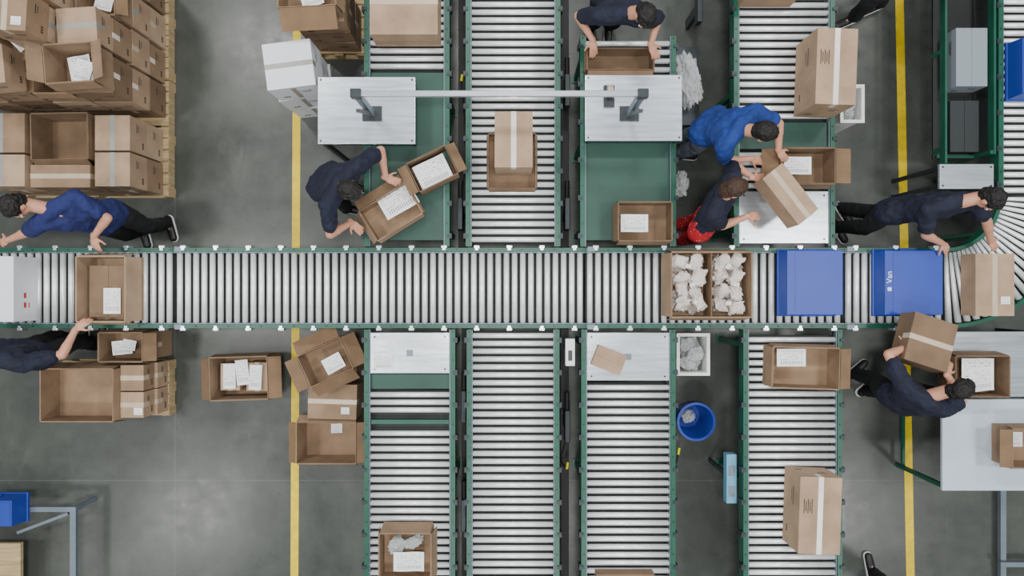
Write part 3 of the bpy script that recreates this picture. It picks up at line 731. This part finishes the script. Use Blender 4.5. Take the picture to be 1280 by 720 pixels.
def hand(g,wr,d,n,side):
    d=d.normalized(); n=(n-d*n.dot(d)).normalized(); t=d.cross(n)*side
    g.ell(wr+d*.045,(d*.052,t*.042,n*.017),12,8); g.cap(wr-d*.02,wr+d*.02,.026,.026,flat=[(n,.75)])
    g.cap(wr+d*.02+t*.022,wr+d*.035+t*.03,.016,.015)
    ln=[.074,.082,.076,.06]; cu=[.25,.35,.4,.5]
    for i in range(4):
        off=.031-.0205*i; p=wr+d*(.082-.006*abs(i-1.3))+t*off; dr=(d+t*(.09-.06*i)).normalized()
        for k,fr in enumerate((.44,.32,.24)):
            a=cu[i]*(1 if k else .7); dr=(dr*math.cos(a)+n*math.sin(a)).normalized(); 
            q=p+dr*ln[i]*fr; g.cap(p,q,.0098-.0008*k,.0092-.0008*k,n=10,h=3); p=q
    p=wr+d*.025+t*.034; dr=(d*.65+t*.75+n*.25).normalized()
    for k in range(2):
        q=p+dr*(.04-.008*k); g.cap(p,q,.0125-.0015*k,.0115-.0015*k,n=10,h=3); p=q; dr=(dr+d*.5+n*.3).normalized()
def person(label,hips,shL,shR,head,face,hL,hR,fL,fR,shirt=NAVY,pants=DARKPANT,hair=HAIRB,eL=None,eR=None,kL=None,kR=None,foot=None,long_hair=False,scale=1.0,nL=None,nR=None,short=0,patch=False):
    S=scale
    e=top('person',label,'person',(hips.x,hips.y,0)); base=Vector((hips.x,hips.y,0))
    V=lambda p:Vector(p)-base
    Hc,L_,R_,Hd,hL,hR,fL,fR=map(V,(hips,shL,shR,head,hL,hR,fL,fR))
    N_=(L_+R_)/2+Vector((0,0,.03)); up=(N_-Hc).normalized(); lat=(L_-R_).normalized(); f=lat.cross(up).normalized(); 
    lath=Vector((lat.x,lat.y,0)).normalized()
    f0=foot or Vector((f.x,f.y,0)); f0=Vector(f0).normalized()
    body=G();sh=G();pt=G()
    def torso(g,o,lo=True,hi=True,st=.04):
        if lo: g.cap(Hc-lath*.06,Hc+lath*.06,.125+o,.125+o,flat=[(f,.85)])
        if hi:
            g.cap(Hc+up*st-lat*.045,Hc+up*.2-lat*.045,.115+o,.105+o,flat=[(f,.82)]); g.cap(Hc+up*st+lat*.045,Hc+up*.2+lat*.045,.115+o,.105+o,flat=[(f,.82)])
            for s in(-1,1):
                g.cap(Hc+up*.2+lat*s*.05,N_-up*.15+lat*s*.075,.105+o,.108+o,flat=[(f,.95)])
                g.cap(N_-up*.14+lat*s*.05,(L_ if s>0 else R_)-up*.01-lat*s*.03,.10+o,.062+o)
                g.cap(N_-f*.02,(L_ if s>0 else R_),.055+o,.055+o)
    torso(body,0,True,True)
    torso(sh,.022,False,True,.04+short)
    if not short:
        sh.cap(Hc+up*.0-lath*.06,Hc+up*.05+lath*.06,.15,.15,flat=[(f,.87)]); 
        sh.cap(Hc+up*.02+lath*.06,Hc+up*.05-lath*.06,.15,.15,flat=[(f,.87)])
    torso(pt,.014,True,False)
    if short: pt.cap(Hc-lath*.06,Hc-lath*.06+up*.08,.135,.13,flat=[(f,.87)]).cap(Hc+lath*.06,Hc+lath*.06+up*.08,.135,.13,flat=[(f,.87)])
    if patch:
        pg=G().cap(N_-up*.12+f*.09-lat*.05,N_-up*.30+f*.09+lat*.02,.075,.09,flat=[(f,.75)])
        rmesh(pg,'shirt_panel',TEAL,e,.012,3,.02,.08)
    face=Vector(face).normalized(); hl_=(Hd-N_).normalized(); hu=(Vector((0,0,1))*.8+hl_*.5); hu=(hu-face*hu.dot(face)).normalized(); ll=hu.cross(face)
    body.cap(N_-up*.05,Hd-hu*.05-face*.015,.062,.055)
    body.ell(Hd+hu*.012-face*.012,(ll*.075,face*.095,hu*.092)); body.ell(Hd-hu*.045+face*.022,(ll*.058,face*.064,hu*.07))
    body.ell(Hd-hu*.1+face*.055,(ll*.028,face*.025,hu*.02)); body.cap(Hd+face*.083+hu*.0,Hd+face*.104-hu*.03,.009,.013,n=10)
    body.cap(Hd+face*.076+hu*.022-ll*.035,Hd+face*.076+hu*.022+ll*.035,.012,.012,n=10)
    for s in(-1,1):
        body.ell(Hd+ll*s*.077-face*.008-hu*.01,(ll*.011,face*.02,hu*.032))
        ey=G().ell(Hd+ll*s*.031+face*.079-hu*.002,(ll*.014,face*.012,hu*.010),14,8).obj('eye',EYEW,e,smooth=True)
        G().ell(Hd+ll*s*.031+face*.0895-hu*.002,(ll*.006,face*.003,hu*.006),10,6).obj('iris',IRIS,ey,smooth=True)
        G().cap(Hd+ll*s*.018+face*.088+hu*.02,Hd+ll*s*.045+face*.081+hu*.02,.004,.003,n=8).obj('eyebrow',hair,e,smooth=True)
    G().ell(Hd+face*.084-hu*.06,(ll*.024,face*.009,hu*.008),12,6).obj('mouth',SKINL,e,smooth=True)
    hg=G(); hg.ell(Hd+hu*.03-face*.02,(ll*.085,face*.098,hu*.09)); hg.ell(Hd-hu*.02-face*.045,(ll*.074,face*.062,hu*.075))
    hg.ell(Hd+hu*.075+face*.03,(ll*.06,face*.045,hu*.035))
    if long_hair: hg.ell(Hd-hu*.04-face*.045,(ll*.076,face*.058,hu*.085))
    rmesh(hg,'hair',hair,e,.007,2,.022,.025)
    for s,S_,T,eh,nn in((1,L_,hL,eL,nL),(-1,R_,hR,eR,nR)):
        lt=lat*s
        hint=Vector(eh) if eh is not None else (Vector((0,0,-.8))+lt*.7-f*.2)
        dv=(T-S_); dh=Vector((dv.x,dv.y,0)); dh=dh.normalized() if dh.length>.05 else f0
        dd=(dh+Vector((0,0,-.35))).normalized(); wr=T-dd*.075
        el=ik(S_,wr,.29*S,.255*S,hint)
        body.cap(S_,el,.052,.042);body.cap(el,wr,.043,.027,flat=None); body.cap(el,el.lerp(wr,.35),.043,.041)
        n=Vector(nn) if nn is not None else Vector((0,0,-1))
        hand(body,wr,dd,n,1 if s>0 else -1)
        sh.cap(S_,S_.lerp(el,.68),.077,.072); 
    for s,T,kh in((1,fL,kL),(-1,fR,kR)):
        hp=Hc+lath*s*.09-Vector((0,0,.03)); an=T+Vector((0,0,.03))
        kn=ik(hp,an,.43*S,.42*S,Vector(kh) if kh is not None else f0+Vector((0,0,.1)))
        body.cap(hp,kn,.085,.055);body.cap(kn,an,.056,.038);body.cap(kn.lerp(an,.12)-f0*.012,kn.lerp(an,.45)-f0*.012,.052,.046)
        pt.cap(hp,kn,.108,.08);pt.cap(kn,an.lerp(kn,.03),.08,.066)
        fd=f0; body.cap(an-Vector((0,0,.02)),an+fd*.1-Vector((0,0,.045)),.035,.028)
        sg=G(); b0=Vector((T.x,T.y,.05)) if T.z<.2 else T
        sg.cap(b0-fd*.045,b0+fd*.05,.042,.045,flat=[(Vector((0,0,1)),.85)]); sg.cap(b0+fd*.05,b0+fd*.165-Vector((0,0,.008)),.046,.042,flat=[(Vector((0,0,1)),.72)]); sg.cap(b0-fd*.03,an,.045,.045)
        so=rmesh(sg,'shoe',SHOE,e,.009,2)
        G().cap(b0-fd*.045-Vector((0,0,.036)),b0+fd*.165-Vector((0,0,.036)),.05,.047,flat=[(Vector((0,0,1)),.26)]).obj('sole',SOLE,so,smooth=True)
    rmesh(body,'body',SKIN,e,.0075,2)
    rmesh(sh,'t_shirt',shirt,e,.012,3,.036,.07)
    rmesh(pt,'trousers',pants,e,.012,3,.026,.08)
    return e
X=lambda a,b,c:W(a,b,c)
fl_=.06
person('person in blue t-shirt reaching toward cartons on the conveyor',X(135,272,.95),X(94,247,1.39),X(48,281,1.37),X(20,258,1.58),(-.1,-.85,-.45),X(119,306,1.11),X(3,303,1.1),
  Vector((-3.70,.70,fl_)),Vector((-3.98,.62,fl_)),BLUESH,DARKPANT,eL=(1,.3,0),eR=(-.3,.1,-1),foot=(.25,-.9,0))
person('person in navy t-shirt reaching one arm to an open carton',Vector((-4.50,-.62,.95)),X(-26,434,1.4),X(28,455,1.4),X(-40,438,1.6),(.1,.9,-.4),X(-30,402,1.15),X(104,404,1.1),
  Vector((-4.62,-.58,fl_)),Vector((-4.42,-.6,fl_)),NAVY,DARKPANT,eR=(.9,-.6,-.3),foot=(0,1,0))
person('person in navy t-shirt packing open cartons with both hands',Vector((-1.75,1.0,.95)),X(448,207,1.37),X(410,256,1.37),X(438,238,1.56),(.75,-.35,-.55),X(492,226,1.06),X(447,285,1.02),
  Vector((-1.75,1.1,fl_)),Vector((-1.78,.86,fl_)),NAVY,DARKPANT,eL=(.3,1,-.1),eR=(-.3,-1,-.3),foot=(1,-.2,0))
person('person in navy t-shirt leaning over an open carton at the bench',Vector((.94,2.75,.95)),X(814,24,1.4),X(746,20,1.4),X(806,20,1.6),(.0,-.6,-.75),X(818,66,1.04),X(742,62,1.04),
  Vector((1.04,2.82,fl_)),Vector((.84,2.82,fl_)),NAVY,DARKPANT,eL=(.35,.2,-.9),eR=(-.35,.2,-.9),foot=(0,-1,0))
person('person in royal blue t-shirt leaning over the roller lane',Vector((1.84,1.52,.95)),X(944,140,1.37),X(905,184,1.37),X(956,165,1.55),(.85,-.25,-.5),X(979,196,1.1),X(948,200,1.06),
  Vector((1.77,1.6,fl_)),Vector((1.80,1.44,fl_)),ROYAL,GREYPANT,eL=(1,.6,0),eR=(-.1,-.3,-1),foot=(1,-.1,0),patch=True)
person('person with brown hair and red patterned trousers holding a carton',X(880,279,.9),X(916,222,1.3),X(892,269,1.3),X(918,235,1.48),(.8,.1,-.55),X(950,222,1.15),X(944,270,1.12),
  Vector((1.78,.68,fl_)),Vector((1.80,.52,fl_)),NAVY,REDPAT,hair=HAIRBR,long_hair=True,scale=.94,foot=(1,0,0),short=.06)
person('person in navy t-shirt gripping a sealed carton on the conveyor',X(1122,263,.95),X(1217,250,1.37),X(1160,262,1.35),X(1238,249,1.54),(.3,-.75,-.5),X(1243,308,1.04),X(1183,311,1.04),
  Vector((3.56,.85,fl_)),Vector((3.50,.66,fl_)),NAVY,DARKPANT,eL=(1,-.2,.1),eR=(-.7,-.5,-.2),foot=(.5,-.8,0))
person('person in navy t-shirt lifting a brown carton beside a table',X(1122,498,.95),X(1130,482,1.38),X(1178,512,1.38),X(1199,485,1.56),(.75,.5,-.5),X(1136,424,1.17),X(1186,458,1.15),
  Vector((3.68,-.92,fl_)),Vector((3.80,-1.10,fl_)),NAVY,DARKPANT,eL=(-1,.3,.2),eR=(.8,0,-.3),foot=(.7,.6,0))
person('person in dark clothing walking past the roller lane',Vector((3.72,3.05,.95)),Vector((3.78,3.3,1.4)),Vector((3.78,2.88,1.4)),Vector((3.9,3.1,1.62)),(.9,0,-.3),Vector((3.95,3.35,.85)),Vector((3.95,2.85,.85)),
  Vector((3.95,3.05,fl_)),Vector((3.66,2.90,fl_)),NAVY,DARKPANT,foot=(-.9,-.4,0))
person('person in dark clothing with black sneakers walking by the table',Vector((3.95,-3.2,.95)),Vector((4.15,-3.3,1.4)),Vector((3.75,-3.3,1.4)),Vector((3.95,-3.35,1.62)),(0,-.9,-.3),Vector((4.2,-3.45,.85)),Vector((3.7,-3.45,.85)),
  Vector((4.05,-3.35,fl_)),Vector((3.88,-3.06,fl_)),NAVY,DARKPANT,foot=(-.2,1,0))
# ------------------------------------------------------------ lights, world, camera
w=bpy.data.worlds.new('world');scene.world=w;w.use_nodes=True
bg=w.node_tree.nodes['Background'];bg.inputs[0].default_value=(.86,.92,1,1);bg.inputs[1].default_value=.5
def area(x,y,z,sx,sy,e,c=(1,.985,.96)):
    l=bpy.data.lights.new('ceiling_lamp','AREA');l.shape='RECTANGLE';l.size=sx;l.size_y=sy;l.energy=e;l.color=c
    o=bpy.data.objects.new('ceiling_lamp',l);COL.objects.link(o);o.location=(x,y,z)
    tag(o,'rectangular high-bay ceiling lamp','lamp'); return o
for x,y,en in((-5.9,5.9,290),(0,5.9,300),(6.2,5.9,300),(-6.2,0,300),(0,0,300),(6.2,0,300),(-7.9,-5.5,210),(0,-5.8,300),(7.6,-5.4,260)):
    area(x,y,9.2,1.3,.9,en)
area(-4.0,-2.4,9.2,1.3,.9,90)
cam=bpy.data.cameras.new('camera');co=bpy.data.objects.new('camera',cam);COL.objects.link(co)
co.location=(0,0,H);cam.sensor_fit='HORIZONTAL';cam.angle=2*math.atan(640/F);cam.clip_end=50
scene.camera=co
